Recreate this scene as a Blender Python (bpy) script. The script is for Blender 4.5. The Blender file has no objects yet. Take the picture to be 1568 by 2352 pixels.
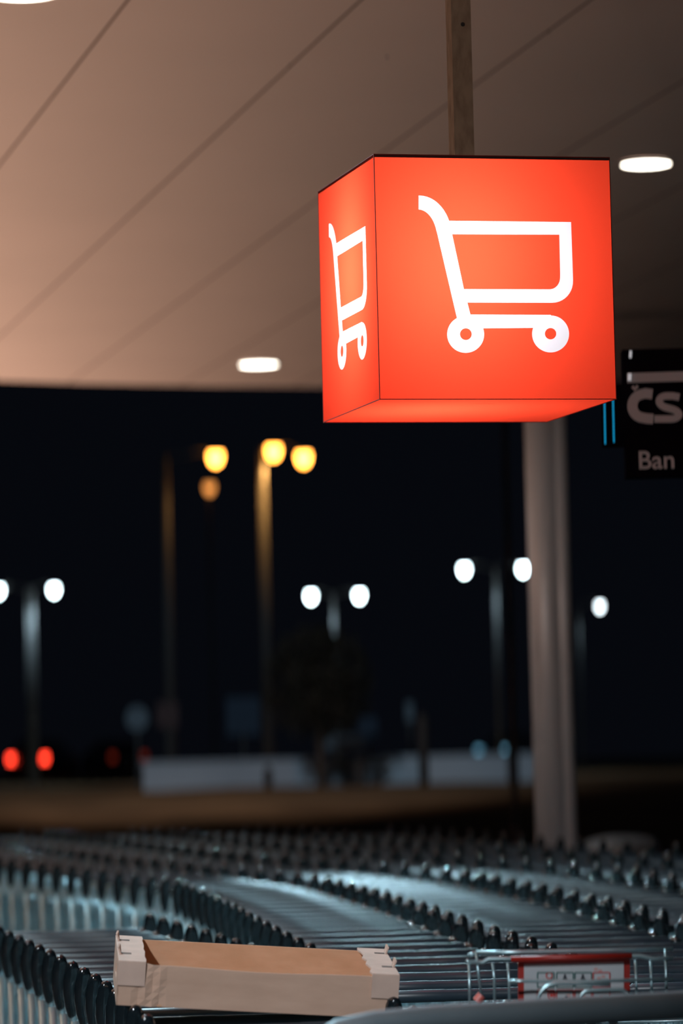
import bpy, bmesh, math, random
from mathutils import Vector, Matrix
random.seed(7)
S = bpy.context.scene
COL = S.collection
PI = math.pi

# ------------------------------------------------------------------ camera
W_, H_, F_ = 1568.0, 2352.0, 8820.0            # 135 mm lens on an upright full frame
CAM_H = 1.5
PITCH = math.atan(594.0 / F_)
ROLL = 0.0238
r0 = Vector((1, 0, 0)); u0 = Vector((0, -math.sin(PITCH), math.cos(PITCH))); f0 = Vector((0, math.cos(PITCH), math.sin(PITCH)))
cr = math.cos(ROLL) * r0 - math.sin(ROLL) * u0
cu = math.sin(ROLL) * r0 + math.cos(ROLL) * u0
CAM = Vector((0, 0, CAM_H))
cam_data = bpy.data.cameras.new('camera')
cam_data.sensor_fit = 'VERTICAL'; cam_data.sensor_height = 36.0; cam_data.sensor_width = 24.0
cam_data.lens = 36.0 * F_ / H_
cam_data.clip_end = 600
cam_data.dof.use_dof = True
cam_data.dof.focus_distance = 8.95
cam_data.dof.aperture_fstop = 2.75
cam_data.dof.aperture_ratio = 1.45
cam = bpy.data.objects.new('camera', cam_data); COL.objects.link(cam)
m = Matrix(((cr.x, cu.x, -f0.x), (cr.y, cu.y, -f0.y), (cr.z, cu.z, -f0.z))).to_4x4()
m.translation = CAM
cam.matrix_world = m
S.camera = cam

def ray(px, py):
    return (cr * ((px - W_ / 2) / F_) + cu * ((H_ / 2 - py) / F_) + f0)
def at(px, py, Y):                              # point on the line of sight at distance Y down the street
    d = ray(px, py); return CAM + d * (Y / d.y)
def on(px, py, h):                              # point at height h
    d = ray(px, py); return CAM + d * ((h - CAM_H) / d.z)
SLOPE = 0.0091                                  # the paving climbs slightly away from the camera
def gz(y): return -0.09 + SLOPE * y             # height of the paving
def on_slope(px, py, h):                        # point at height h above the sloping paving
    d = ray(px, py); t_ = (-0.09 + h - CAM_H) / (d.z - SLOPE * d.y); return CAM + d * t_
def proj(p):
    v = Vector(p) - CAM; z = v.dot(f0)
    return (W_ / 2 + F_ * v.dot(cr) / z, H_ / 2 - F_ * v.dot(cu) / z)

# ------------------------------------------------------------------ view, world, big lights
S.view_settings.view_transform = 'Standard'; S.view_settings.look = 'None'
S.view_settings.gamma = 1.0; S.view_settings.exposure = 0.0; S.view_settings.use_curve_mapping = False
world = bpy.data.worlds.new('night_sky'); S.world = world; world.use_nodes = True
bg = world.node_tree.nodes['Background']; bg.inputs[0].default_value = (0.35, 0.45, 0.75, 1); bg.inputs[1].default_value = 0.005

def light(name, kind, loc, power, color, target=None, size=0.1, spot=None, blend=0.5):
    l = bpy.data.lights.new(name, kind); l.energy = power; l.color = color
    if kind == 'SPOT':
        l.spot_size = math.radians(spot); l.spot_blend = blend; l.shadow_soft_size = size
    elif kind == 'POINT': l.shadow_soft_size = size
    elif kind == 'AREA': l.shape = 'RECTANGLE'; l.size = size[0]; l.size_y = size[1]
    o = bpy.data.objects.new(name, l); COL.objects.link(o); o.location = loc
    if target is not None:
        o.rotation_euler = (Vector(target) - Vector(loc)).to_track_quat('-Z', 'Y').to_euler()
    return o

AX = math.radians(13.0)                         # the building stands turned by this much
bx_ = Vector((math.cos(AX), math.sin(AX), 0))   # along the shopfront
by_ = Vector((-math.sin(AX), math.cos(AX), 0))  # away from the camera
WARM = (1.0, 0.80, 0.66); COOL = (0.52, 0.85, 1.0)
# added unseen light on the left washes the soffit, narrowed to fade rightwards
wl = bpy.data.lights.new('soffit_fill_light', 'AREA'); wl.shape = 'RECTANGLE'; wl.size = 26; wl.size_y = 0.6
wl.energy = 440; wl.color = WARM; wl.spread = math.radians(29)
wo = bpy.data.objects.new('soffit_fill_light', wl); COL.objects.link(wo)
wx = Vector((0, 1, 0)); wz = -(Vector((1, 0, 0)) * math.cos(math.radians(33)) + Vector((0, 0, math.sin(math.radians(33))))); wy = wz.cross(wx)
wm = Matrix(((wx.x, wy.x, wz.x), (wx.y, wy.y, wz.y), (wx.z, wy.z, wz.z))).to_4x4(); wm.translation = Vector((-8.3, 18.5, 0.6)); wo.matrix_world = wm
# added cool fill spots without fixtures, on the left, washing the trolleys
for i, (yy, pw) in enumerate([(8, 100), (12, 130), (16, 150), (20, 160), (24, 160)]):
    light('canopy_fill_spot', 'SPOT', (-3.2 - (yy - 16) * 0.23, yy + 2.5, 3.9), pw * 4.6, COOL, (-1.75 - (yy - 16) * 0.21, yy, 0.9), 0.045, 64, 0.9)
light('canopy_fill_spot', 'SPOT', (0.35, 21.0, 3.95), 2300, COOL, (0.2, 14.8, 1.0), 0.10, 26, 0.9)  # added spot without a fixture, brightens the third row's bars
light('front_fill_spot', 'SPOT', (-2.0, 2.0, 3.9), 1150, (.86, .93, 1), (-0.6, 9.5, 0.9), 0.12, 34, 0.9)  # added spot near the camera, brightens the tray and near trolleys
light('front_fill_spot', 'SPOT', (-1.3, 1.0, 2.9), 260, (1, .9, .8), (.28, 9.35, 3.25), 0.1, 11, 0.8)  # added warm spot, brightens the front of the hanger tube
light('canopy_fill_spot', 'SPOT', (-.6, 17.6, 3.9), 60, (1, .93, .88), (1.22, 22.2, 2.4), 0.1, 34, 0.9)  # added spot, brightens the canopy column
light('wall_fill_spot', 'SPOT', (-4, 40, 9), 4500, (.6, .82, 1), (-1.5, 66, 1.5), 0.3, 40, 0.8)  # added cool spot, brightens the pale wall on the bank
light('bank_fill_spot', 'SPOT', (-3.5, 49, 9), 950, (1, .42, .15), (-2.4, 57.5, .9), 0.3, 60, 1.0)  # added orange spot, brightens the earth bank

# ------------------------------------------------------------------ materials
def mat(name, color, rough=0.5, metal=0.0, spec=0.5, emit=None, estr=0.0, coat=0.0):
    m = bpy.data.materials.new(name); m.use_nodes = True
    b = m.node_tree.nodes['Principled BSDF']
    b.inputs['Base Color'].default_value = (*color, 1); b.inputs['Roughness'].default_value = rough
    b.inputs['Metallic'].default_value = metal; b.inputs['Specular IOR Level'].default_value = spec
    b.inputs['Coat Weight'].default_value = coat
    if emit: b.inputs['Emission Color'].default_value = (*emit, 1); b.inputs['Emission Strength'].default_value = estr
    return m
def noisy(m, scale, c1, c2, bump=0.0, detail=4.0, lo=0.3, hi=0.7, stretch=(1, 1, 1)):
    nt = m.node_tree; b = nt.nodes['Principled BSDF']
    tc = nt.nodes.new('ShaderNodeTexCoord'); mp = nt.nodes.new('ShaderNodeMapping'); mp.inputs['Scale'].default_value = stretch
    n = nt.nodes.new('ShaderNodeTexNoise'); n.inputs['Scale'].default_value = scale; n.inputs['Detail'].default_value = detail
    r = nt.nodes.new('ShaderNodeValToRGB')
    r.color_ramp.elements[0].position = lo; r.color_ramp.elements[0].color = (*c1, 1)
    r.color_ramp.elements[1].position = hi; r.color_ramp.elements[1].color = (*c2, 1)
    nt.links.new(tc.outputs['Object'], mp.inputs[0]); nt.links.new(mp.outputs[0], n.inputs['Vector'])
    nt.links.new(n.outputs['Fac'], r.inputs[0]); nt.links.new(r.outputs[0], b.inputs['Base Color'])
    if bump:
        bp = nt.nodes.new('ShaderNodeBump'); bp.inputs['Strength'].default_value = bump; bp.inputs['Distance'].default_value = 0.003
        nt.links.new(n.outputs['Fac'], bp.inputs['Height']); nt.links.new(bp.outputs[0], b.inputs['Normal'])
    return m

M = {}
M['plastic'] = noisy(mat('grip_plastic', (.012, .02, .025), 0.12, 0, 0.6, coat=0.4), 9, (.005, .009, .012), (.011, .018, .022))
M['bar'] = noisy(mat('bar_plastic', (.05, .06, .07), 0.4, 0, 0.6), 6, (.016, .028, .04), (.03, .05, .068))
M['wire'] = noisy(mat('galvanised_wire', (.5, .56, .6), 0.32, 0.7, 0.5), 14, (.38, .56, .62), (.54, .74, .78))
M['rubber'] = mat('wheel_rubber', (.02, .02, .022), 0.6)
M['cardboard'] = noisy(mat('cardboard', (.42, .3, .24), 0.9, 0, 0.2), 30, (.52, .34, .25), (.6, .4, .3), 0.25, stretch=(.3, 1, 1))
M['cardboard_in'] = noisy(mat('cardboard_inside', (.5, .3, .18), 0.9, 0, 0.2), 22, (.56, .31, .18), (.64, .37, .23), 0.5, stretch=(.6, 1, 1.6))
M['cardboard_pale'] = noisy(mat('cardboard_pale', (.6, .5, .44), 0.85, 0, 0.2), 25, (.54, .39, .32), (.62, .45, .37), 0.15)
M['slot'] = mat('dark_slot', (.02, .015, .012), 0.9)
M['rail'] = noisy(mat('rail_steel', (.35, .42, .47), 0.55, 0.3), 5, (.24, .31, .35), (.32, .39, .43))
M['redplastic'] = mat('red_plastic', (.36, .02, .012), 0.4)
M['paper'] = noisy(mat('notice_paper', (.62, .64, .66), 0.6), 8, (.46, .48, .5), (.54, .56, .58))
M['green'] = mat('print_green', (.05, .16, .14), 0.7); M['redink'] = mat('print_red', (.6, .06, .05), 0.7)
M['pinkink'] = mat('print_pink', (.62, .35, .33), 0.7); M['blackink'] = mat('print_black', (.03, .03, .04), 0.7)
M['steelpaint'] = noisy(mat('painted_steel', (.25, .2, .16), 0.85, 0.0, .2), 40, (.2, .14, .1), (.36, .27, .2), 0.4, 8, 0.25, 0.6, (1, 1, .4))
M['column'] = noisy(mat('column_steel', (.3, .31, .34), 0.4, 0.2), 3, (.6, .61, .64), (.7, .71, .74), stretch=(3, 3, .2))
M['seam'] = mat('dark_seam', (.02, .02, .02), 0.7)
M['asphalt'] = noisy(mat('asphalt', (.05, .05, .05), 0.75), 3, (.035, .035, .037), (.07, .068, .066), 0.4)
M['bank'] = noisy(mat('bare_earth_bank', (.2, .14, .08), 0.95, 0, 0.1), 0.8, (.12, .085, .05), (.26, .18, .1), 0.6)
M['lotwall'] = noisy(mat('pale_wall', (.5, .55, .6), 0.8), 0.6, (.42, .47, .52), (.58, .63, .68))
M['pole'] = mat('galvanised_pole', (.10, .10, .10), 0.6, 0.0)
M['darkpost'] = mat('dark_post', (.03, .025, .022), 0.8)
M['bark'] = noisy(mat('bark', (.05, .035, .025), 0.95), 5, (.03, .02, .015), (.08, .055, .04), 0.5)
M['leaf'] = noisy(mat('leaves', (.05, .045, .02), 0.8), 2, (.012, .013, .006), (.03, .02, .01))
M['housing'] = mat('lamp_housing', (.06, .06, .065), 0.5)
M['warmlamp'] = mat('sodium_lamp', (1, .6, .2), 0.5, emit=(1, .36, .05), estr=16)
M['whitelamp'] = mat('white_lamp', (1, 1, 1), 0.5, emit=(.72, .93, 1), estr=22)
M['downlight'] = mat('downlight_glass', (1, 1, 1), 0.5, emit=(1, .93, .80), estr=9)
M['ring'] = mat('downlight_ring', (.7, .68, .62), 0.35)
M['taillight'] = mat('tail_light', (.5, .02, .01), 0.4, emit=(1, .045, .02), estr=6)
M['taildim'] = mat('tail_light_dim', (.3, .02, .01), 0.4, emit=(1, .1, .04), estr=.12)  # weak red glow put into the lenses
M['headlight'] = mat('head_light', (.5, .6, .7), 0.4, emit=(.2, .55, .8), estr=.9)
M['carpaint'] = mat('dark_car_paint', (.03, .032, .036), 0.25, 0.3, coat=.6)
M['carsilver'] = mat('silver_car_paint', (.3, .32, .34), 0.3, 0.6, coat=.6)
M['glass'] = mat('car_glass', (.01, .012, .015), 0.08, 0, .8)
M['plate'] = mat('number_plate', (.5, .4, .3), 0.6)
M['binlid'] = noisy(mat('bin_lid', (.35, .38, .4), 0.45), 6, (.13, .15, .16), (.2, .22, .24))
M['binred'] = mat('bin_red', (.35, .03, .02), 0.5)
M['atmbox'] = mat('sign_box', (.006, .007, .012), 0.9, 0, 0)
M['atmletter'] = mat('sign_letter', (.22, .2, .2), 0.6, emit=(1, .86, .82), estr=.04)
M['atmglint'] = mat('sign_glint_glow', (.5, .5, .5), 0.6, emit=(.9, .95, 1), estr=.35)
M['cyan'] = mat('cyan_light_strip', (.0, .3, .5), 0.5, emit=(.0, .26, .5), estr=.85)
M['sign_pale'] = mat('pale_sign_plate', (.16, .21, .25), 0.6); M['sign_blue'] = mat('blue_sign_plate', (.004, .03, .07), 0.6)
M['sign_red'] = mat('red_sign_plate', (.09, .03, .025), 0.6)

def translucent(name, color, gloss=0.05):
    m = bpy.data.materials.new(name); m.use_nodes = True; nt = m.node_tree; nt.nodes.clear()
    o = nt.nodes.new('ShaderNodeOutputMaterial'); t = nt.nodes.new('ShaderNodeBsdfTranslucent'); t.inputs[0].default_value = (*color, 1)
    g = nt.nodes.new('ShaderNodeBsdfGlossy'); g.inputs['Roughness'].default_value = 0.35; g.inputs[0].default_value = (.8, .8, .8, 1)
    d = nt.nodes.new('ShaderNodeBsdfDiffuse'); d.inputs[0].default_value = (*color, 1)
    a = nt.nodes.new('ShaderNodeMixShader'); a.inputs[0].default_value = 0.12
    b = nt.nodes.new('ShaderNodeMixShader'); b.inputs[0].default_value = gloss
    nt.links.new(t.outputs[0], a.inputs[1]); nt.links.new(d.outputs[0], a.inputs[2])
    nt.links.new(a.outputs[0], b.inputs[1]); nt.links.new(g.outputs[0], b.inputs[2]); nt.links.new(b.outputs[0], o.inputs[0])
    return m
M['acrylic_red'] = translucent('red_acrylic', (1.0, .075, .03), 0.015)
M['acrylic_white'] = translucent('white_acrylic', (.80, .90, .98), 0.015)
M['sign_edge'] = mat('sign_edge', (.25, .02, .012), 0.5)

# ceiling: warm panels with joints along the building's depth
def ceiling_mat():
    m = mat('soffit_panels', (.5, .34, .27), 0.75, 0, 0.25); nt = m.node_tree; b = nt.nodes['Principled BSDF']
    tc = nt.nodes.new('ShaderNodeTexCoord'); sp = nt.nodes.new('ShaderNodeSeparateXYZ'); nt.links.new(tc.outputs['Object'], sp.inputs[0])
    a = nt.nodes.new('ShaderNodeMath'); a.operation = 'ADD'; a.inputs[1].default_value = SEAM_OFF; nt.links.new(sp.outputs['X'], a.inputs[0])
    d = nt.nodes.new('ShaderNodeMath'); d.operation = 'DIVIDE'; d.inputs[1].default_value = SEAM_W; nt.links.new(a.outputs[0], d.inputs[0])
    f = nt.nodes.new('ShaderNodeMath'); f.operation = 'FRACT'; nt.links.new(d.outputs[0], f.inputs[0])
    c = nt.nodes.new('ShaderNodeMath'); c.operation = 'LESS_THAN'; c.inputs[1].default_value = 0.014; nt.links.new(f.outputs[0], c.inputs[0])
    n = nt.nodes.new('ShaderNodeTexNoise'); n.inputs['Scale'].default_value = .7; nt.links.new(tc.outputs['Object'], n.inputs['Vector'])
    r = nt.nodes.new('ShaderNodeValToRGB'); r.color_ramp.elements[0].color = (.47, .32, .26, 1); r.color_ramp.elements[1].color = (.55, .37, .30, 1)
    nt.links.new(n.outputs['Fac'], r.inputs[0])
    mx = nt.nodes.new('ShaderNodeMix'); mx.data_type = 'RGBA'; mx.inputs['B'].default_value = (.13, .07, .05, 1)
    nt.links.new(c.outputs[0], mx.inputs['Factor']); nt.links.new(r.outputs[0], mx.inputs['A']); nt.links.new(mx.outputs['Result'], b.inputs['Base Color'])
    return m

# ------------------------------------------------------------------ mesh helpers
def ob(name, bm, m, parent=None, loc=None, smooth=False):
    me = bpy.data.meshes.new(name); bm.normal_update()
    if smooth:
        for f in bm.faces: f.smooth = True
    bm.to_mesh(me); bm.free()
    for x in (m if isinstance(m, (list, tuple)) else [m]): me.materials.append(x)
    o = bpy.data.objects.new(name, me); COL.objects.link(o)
    if parent: o.parent = parent
    if loc is not None: o.location = loc
    return o
def thing(name, label, cat, loc=(0, 0, 0), rotz=0, group=None):
    o = bpy.data.objects.new(name, None); COL.objects.link(o); o.empty_display_size = 0.1
    o.location = loc; o.rotation_euler = (0, 0, rotz); o['label'] = label; o['category'] = cat
    if group: o['group'] = group
    return o
def tag(o, label, cat, group=None):
    o['label'] = label; o['category'] = cat
    if group: o['group'] = group
    return o
def box(bm, c, s, rot=None, mi=0):
    c = Vector(c); v = []
    for dz in (-.5, .5):
        for dx, dy in ((-.5, -.5), (.5, -.5), (.5, .5), (-.5, .5)):
            p = Vector((dx * s[0], dy * s[1], dz * s[2]))
            if rot is not None: p = rot @ p
            v.append(bm.verts.new(c + p))
    for q in ((3, 2, 1, 0), (4, 5, 6, 7), (0, 1, 5, 4), (1, 2, 6, 5), (2, 3, 7, 6), (3, 0, 4, 7)):
        f = bm.faces.new([v[i] for i in q]); f.material_index = mi
def tube(bm, pts, r, n=8, caps=True, flat=1.0):
    pts = [Vector(p) for p in pts]; rs = r if isinstance(r, (list, tuple)) else [r] * len(pts)
    rings = []; prev = None
    for i, p in enumerate(pts):
        t = (pts[min(i + 1, len(pts) - 1)] - pts[max(i - 1, 0)]).normalized()
        if prev is None:
            a = Vector((0, 0, 1)) if abs(t.z) < .9 else Vector((1, 0, 0)); s = t.cross(a).normalized()
        else:
            s = (prev - t * prev.dot(t)).normalized()
        prev = s; u = t.cross(s)
        rings.append([bm.verts.new(p + (s * math.cos(k * 2 * PI / n) + u * math.sin(k * 2 * PI / n) * flat) * rs[i]) for k in range(n)])
    for a, b in zip(rings, rings[1:]):
        for k in range(n): bm.faces.new((a[k], a[(k + 1) % n], b[(k + 1) % n], b[k]))
    if caps:
        bm.faces.new(rings[0][::-1]); bm.faces.new(rings[-1])
def lathe(bm, prof, n=24, c=(0, 0, 0)):
    c = Vector(c); rings = []
    for r, z in prof: rings.append([bm.verts.new(c + Vector((r * math.cos(k * 2 * PI / n), r * math.sin(k * 2 * PI / n), z))) for k in range(n)])
    for a, b in zip(rings, rings[1:]):
        for k in range(n): bm.faces.new((a[k], a[(k + 1) % n], b[(k + 1) % n], b[k]))
    bm.faces.new(rings[0][::-1]); bm.faces.new(rings[-1])
def BM(): return bmesh.new()
def struct(o): o['kind'] = 'structure'; return o

# ------------------------------------------------------------------ ground and canopy
bm = BM(); g4 = [bm.verts.new((x, y, gz(y))) for x, y in ((-60, -12), (60, -12), (60, 44), (-60, 44))]; bm.faces.new(g4)
g5 = [bm.verts.new((v.co.x, v.co.y, v.co.z - .3)) for v in g4]; bm.faces.new(g5[::-1])
for k in range(4): bm.faces.new((g4[k], g5[k], g5[(k + 1) % 4], g4[(k + 1) % 4]))
struct(ob('floor', bm, M['asphalt']))
# earth bank rising to the higher lot behind
bm = BM(); rows_ = []
for y, z in ((42, .2), (48, .5), (54, .95), (60, 1.24), (75, 1.27), (150, 1.5), (260, 1.9)):
    rows_.append([bm.verts.new((x, y + math.sin(x * .3) * .3, z + .03 * math.sin(x * 1.3 + y))) for x in range(-60, 61, 2)])
for a, b in zip(rows_, rows_[1:]):
    for k in range(len(a) - 1): bm.faces.new((a[k], a[k + 1], b[k + 1], b[k]))
struct(ob('floor_bank', bm, M['bank'], smooth=True))
# pale wall on the bank
H_CEIL = 4.1
a_ = on(825, 0, H_CEIL); b_ = on(0, 770, H_CEIL)
a1 = on(290, 0, H_CEIL)
CO = Vector((0, 18, H_CEIL))
SEAM_AX = math.atan2(-(b_ - a_).x, (b_ - a_).y)
sx = Vector((math.cos(SEAM_AX), math.sin(SEAM_AX), 0))
xa = (a_ - CO).dot(sx); xb = (a1 - CO).dot(sx)
SEAM_W = xa - xb
SEAM_OFF = -xa + SEAM_W * 40
print('seam', math.degrees(SEAM_AX), SEAM_W)
# canopy slab; far edge follows the photo's gentle curve
edge = [on(px, py, H_CEIL) for px, py in ((-60, 871), (0, 875), (200, 882), (450, 887), (730, 890), (1100, 884), (1450, 874), (1640, 868))]
M['ceiling'] = ceiling_mat()
dirL = (edge[0] - edge[2]).normalized(); dirR = (edge[-1] - edge[-3]).normalized()
far = [edge[0] + dirL * 12] + edge + [edge[-1] + dirR * 12]
bm = BM(); inv = Matrix.Rotation(-SEAM_AX, 3, 'Z')
poly = [p for p in far] + [Vector((14, -4, H_CEIL)), Vector((-14, -4, H_CEIL))]
loc_ = [inv @ (p - CO) for p in poly]
lo = [bm.verts.new((p.x, p.y, 0)) for p in loc_]; hi = [bm.verts.new((p.x, p.y, .4)) for p in loc_]
bm.faces.new(lo); bm.faces.new(hi[::-1])
for k in range(len(lo)): bm.faces.new((lo[k], hi[k], hi[(k + 1) % len(lo)], lo[(k + 1) % len(lo)]))
bmesh.ops.recalc_face_normals(bm, faces=bm.faces)
ceil = struct(ob('ceiling', bm, M['ceiling'])); ceil.location = CO; ceil.rotation_euler = (0, 0, SEAM_AX)
for px, py in ((889, 130), (1259, 72), (665, 150)):
    p = on(px, py, H_CEIL); bm = BM(); lathe(bm, [(.004, -.004), (.006, -.002), (.006, .002)], 12)
    o = ob('ceiling_screw', bm, M['seam'], ceil); o.location = inv @ (p - CO)

# recessed downlights
DL = [((50, -22), 'round white downlight at the top left corner of the canopy ceiling', .125),
      ((594, 834), 'small white downlight near the far edge of the canopy ceiling', .125),
      ((1483, 372), 'white downlight in the ceiling right of the red cube', .108)]
for (px, py), lab, r in DL:
    p = on(px, py, H_CEIL)
    t = thing('ceiling_downlight', lab, 'light', p, 0, 'round downlights in the canopy ceiling')
    bm = BM(); n = 32
    prof = [(r + .004, -.001), (r + .004, -.006), (r, -.012), (r, -.001)]
    rings = [[bm.verts.new((q * math.cos(k * 2 * PI / n), q * math.sin(k * 2 * PI / n), z)) for k in range(n)] for q, z in prof]
    for i in range(4):
        a, b = rings[i], rings[(i + 1) % 4]
        for k in range(n): bm.faces.new((a[k], a[(k + 1) % n], b[(k + 1) % n], b[k]))
    ob('trim_ring', bm, M['ring'], t)
    bm = BM(); lathe(bm, [(r, -.001), (r, -.008), (r * .85, -.014), (r * .4, -.017)], 32); ob('lamp_lens', bm, M['downlight'], t, smooth=True)
    light('downlight_beam', 'SPOT', p + Vector((0, 0, -.03)), 90, (.75, .92, 1), p + Vector((0, 0, -3)), .07, 140, .5)

# canopy column with a downpipe seam
cb = at(1266, 1760, 22.2)
t = thing('canopy_column', 'tall round grey steel column standing behind the trolley rows below the red cube', 'column', (cb.x, cb.y, gz(cb.y)))
bm = BM(); lathe(bm, [(.104, 0), (.104, H_CEIL - gz(22.2))], 40); ob('column_shaft', bm, M['column'], t, smooth=True)
bm = BM(); lathe(bm, [(.045, 0), (.045, H_CEIL - gz(22.2))], 24, (.092, -.045, 0)); ob('downpipe', bm, M['column'], t, smooth=True)
bm = BM(); lathe(bm, [(.17, 0), (.17, .03), (.12, .05)], 32); ob('base_collar', bm, M['column'], t)

# ------------------------------------------------------------------ the lit cube sign
s = .58; TH = math.radians(13.5); D0 = 8.97
nb = at(872, 917, D0)                              # near bottom corner
ex = Vector((math.cos(TH), math.sin(TH), 0)); ey = Vector((-math.sin(TH), math.cos(TH), 0)); ez = Vector((0, 0, 1))
cube = thing('cube_sign', 'glowing red-orange cube sign with a white trolley symbol, hanging from the ceiling', 'sign', nb, TH)
TL, TR, BR, BL = (857, 348), (1407, 352), (1420, 915), (872, 917)
def uv(px, py):                                    # picture point on the front face -> face coordinates
    d = ray(px, py); n_ = ey; q = (nb - CAM).dot(n_) / d.dot(n_); p = CAM + d * q - nb
    return (p.dot(ex), p.z)
def arc(cx, cy, r, a0, a1, n):                     # picture degrees, clockwise with y down
    return [(cx + r * math.cos(math.radians(a0 + (a1 - a0) * i / n)), cy + r * math.sin(math.radians(a0 + (a1 - a0) * i / n))) for i in range(n + 1)]
def bez(p0, p1, p2, p3, n=10):
    o = []
    for i in range(n + 1):
        t_ = i / n; u_ = 1 - t_
        o.append(tuple(u_**3 * a + 3 * u_*u_*t_ * b + 3 * u_*t_*t_ * c + t_**3 * d for a, b, c, d in zip(p0, p1, p2, p3)))
    return o
outer = bez((961, 449), (997, 449), (1021, 478), (1031, 507)) + [(1311, 510), (1315.5, 640)] + bez((1315.5, 645), (1316, 672), (1296, 695), (1268, 695.5)) \
    + [(1073, 695), (1080, 722.5)] + [(1264, 723)] + arc(1264, 767, 42.5, -88, 199, 40) + arc(1069, 768, 42.5, -19, 242, 36) \
    + [(1003, 533)] + bez((1002, 530), (997, 505), (982, 482), (961, 481))
# the chassis underside between the wheels
basket_hole = [(1038, 538), (1284, 539), (1286, 628)] + bez((1286, 636), (1286, 652), (1276, 664), (1262, 664.5)) + [(1065, 664)]
h1 = arc(1069.5, 767.5, 13.5, 0, 345, 24); h2 = arc(1264, 766.5, 13, 0, 345, 24)
loops = [[uv(*p) for p in L] for L in (outer, basket_hole, h1, h2)]
def filled(name, loops_):                          # 2-D curve with holes -> mesh
    cu_ = bpy.data.curves.new(name, 'CURVE'); cu_.dimensions = '2D'; cu_.fill_mode = 'BOTH'
    for L in loops_:
        sp = cu_.splines.new('POLY'); sp.points.add(len(L) - 1); sp.use_cyclic_u = True
        for i, (x, y) in enumerate(L): sp.points[i].co = (x, y, 0, 1)
    o = bpy.data.objects.new('tmp', cu_); COL.objects.link(o)
    bpy.context.view_layer.update()
    me = bpy.data.meshes.new_from_object(o.evaluated_get(bpy.context.evaluated_depsgraph_get()))
    bpy.data.objects.remove(o); bpy.data.curves.remove(cu_); me.name = name; me.materials.clear()
    return me
e = .0
rect = [(e, e), (s - e, e), (s - e, s - e), (e, s - e)]
face_me = filled('panel', [rect] + loops); sym_me = filled('symbol', [loops[0], loops[1], loops[2], loops[3]])
plain_me = filled('plain_panel', [rect])
face_me.materials.append(M['acrylic_red']); sym_me.materials.append(M['acrylic_white']); plain_me.materials.append(M['acrylic_red'])
def mo(name, me, parent, mtx):
    o = bpy.data.objects.new(name, me); COL.objects.link(o); o.parent = parent; o.matrix_local = mtx; return o
def basis(x, y, o):
    x = Vector(x); y = Vector(y); z = x.cross(y); mm = Matrix(((x.x, y.x, z.x), (x.y, y.y, z.y), (x.z, y.z, z.z))).to_4x4(); mm.translation = Vector(o); return mm
sides = [((1, 0, 0), (0, 0, 1), (0, 0, 0)), ((0, -1, 0), (0, 0, 1), (0, s, 0)), ((0, 1, 0), (0, 0, 1), (s, 0, 0)), ((-1, 0, 0), (0, 0, 1), (s, s, 0))]
for x, y, o in sides:
    mm = basis(x, y, o); pn = mo('side_panel', face_me, cube, mm)
    sm_ = mo('trolley_symbol', sym_me, pn, Matrix.Identity(4)); sm_['label'] = 'white trolley symbol'
mo('bottom_panel', plain_me, cube, basis((1, 0, 0), (0, 1, 0), (0, 0, .0005)))
bm = BM(); box(bm, (s / 2, s / 2, s - .004), (s, s, .006)); ob('top_panel', bm, M['housing'], cube)
bm = BM(); w_ = .0019
for x, y in ((0, 0), (s, 0), (s, s), (0, s)): box(bm, (x, y, s / 2), (w_, w_, s + w_))
for z in (0, s):
    for q in ((s / 2, 0), (s / 2, s)): box(bm, (q[0], q[1], z), (s, w_, w_))
    for q in ((0, s / 2), (s, s / 2)): box(bm, (q[0], q[1], z), (w_, s, w_))
ob('edge_frame', bm, M['sign_edge'], cube)
bm = BM(); tube(bm, [(.257, .116, .001), (.29, .118, .001), (.315, .116, .001)], [.001, .0022, .001], 6, flat=.3); ob('scuff_mark', bm, M['sign_edge'], cube)
for (fx, fy, fz, p_) in ((.35, .45, .40, 3.5), (.35, .45, .56, 3.5), (.35, .45, .74, 3.5)):
    c_ = nb + (ex * fx + ey * fy + ez * fz) * s
    light('sign_lamp', 'POINT', c_, p_, (1, 1, 1), size=.09)
# square hanger tube
hx = at(1060, 345, 9.36)
hang = thing('hanger_tube', 'dirty square steel tube that carries the red cube from the ceiling', 'tube', (hx.x, hx.y, nb.z + s), TH)
bm = BM(); L_ = H_CEIL - nb.z - s; box(bm, (0, 0, L_ / 2), (.050, .052, L_)); ob('tube_shaft', bm, M['steelpaint'], hang)
bp_ = at(1057, 55, 9.33); bm = BM()
lathe(bm, [(.006, -.001), (.0045, .0015)], 16); o = ob('bolt_head', bm, M['seam'], hang); o.location = (.004, -.0262, bp_.z - nb.z - s); o.rotation_euler = (PI / 2, 0, 0)
bm = BM(); box(bm, (0, 0, .006), (.16, .16, .012)); ob('foot_plate', bm, M['steelpaint'], hang)

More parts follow.
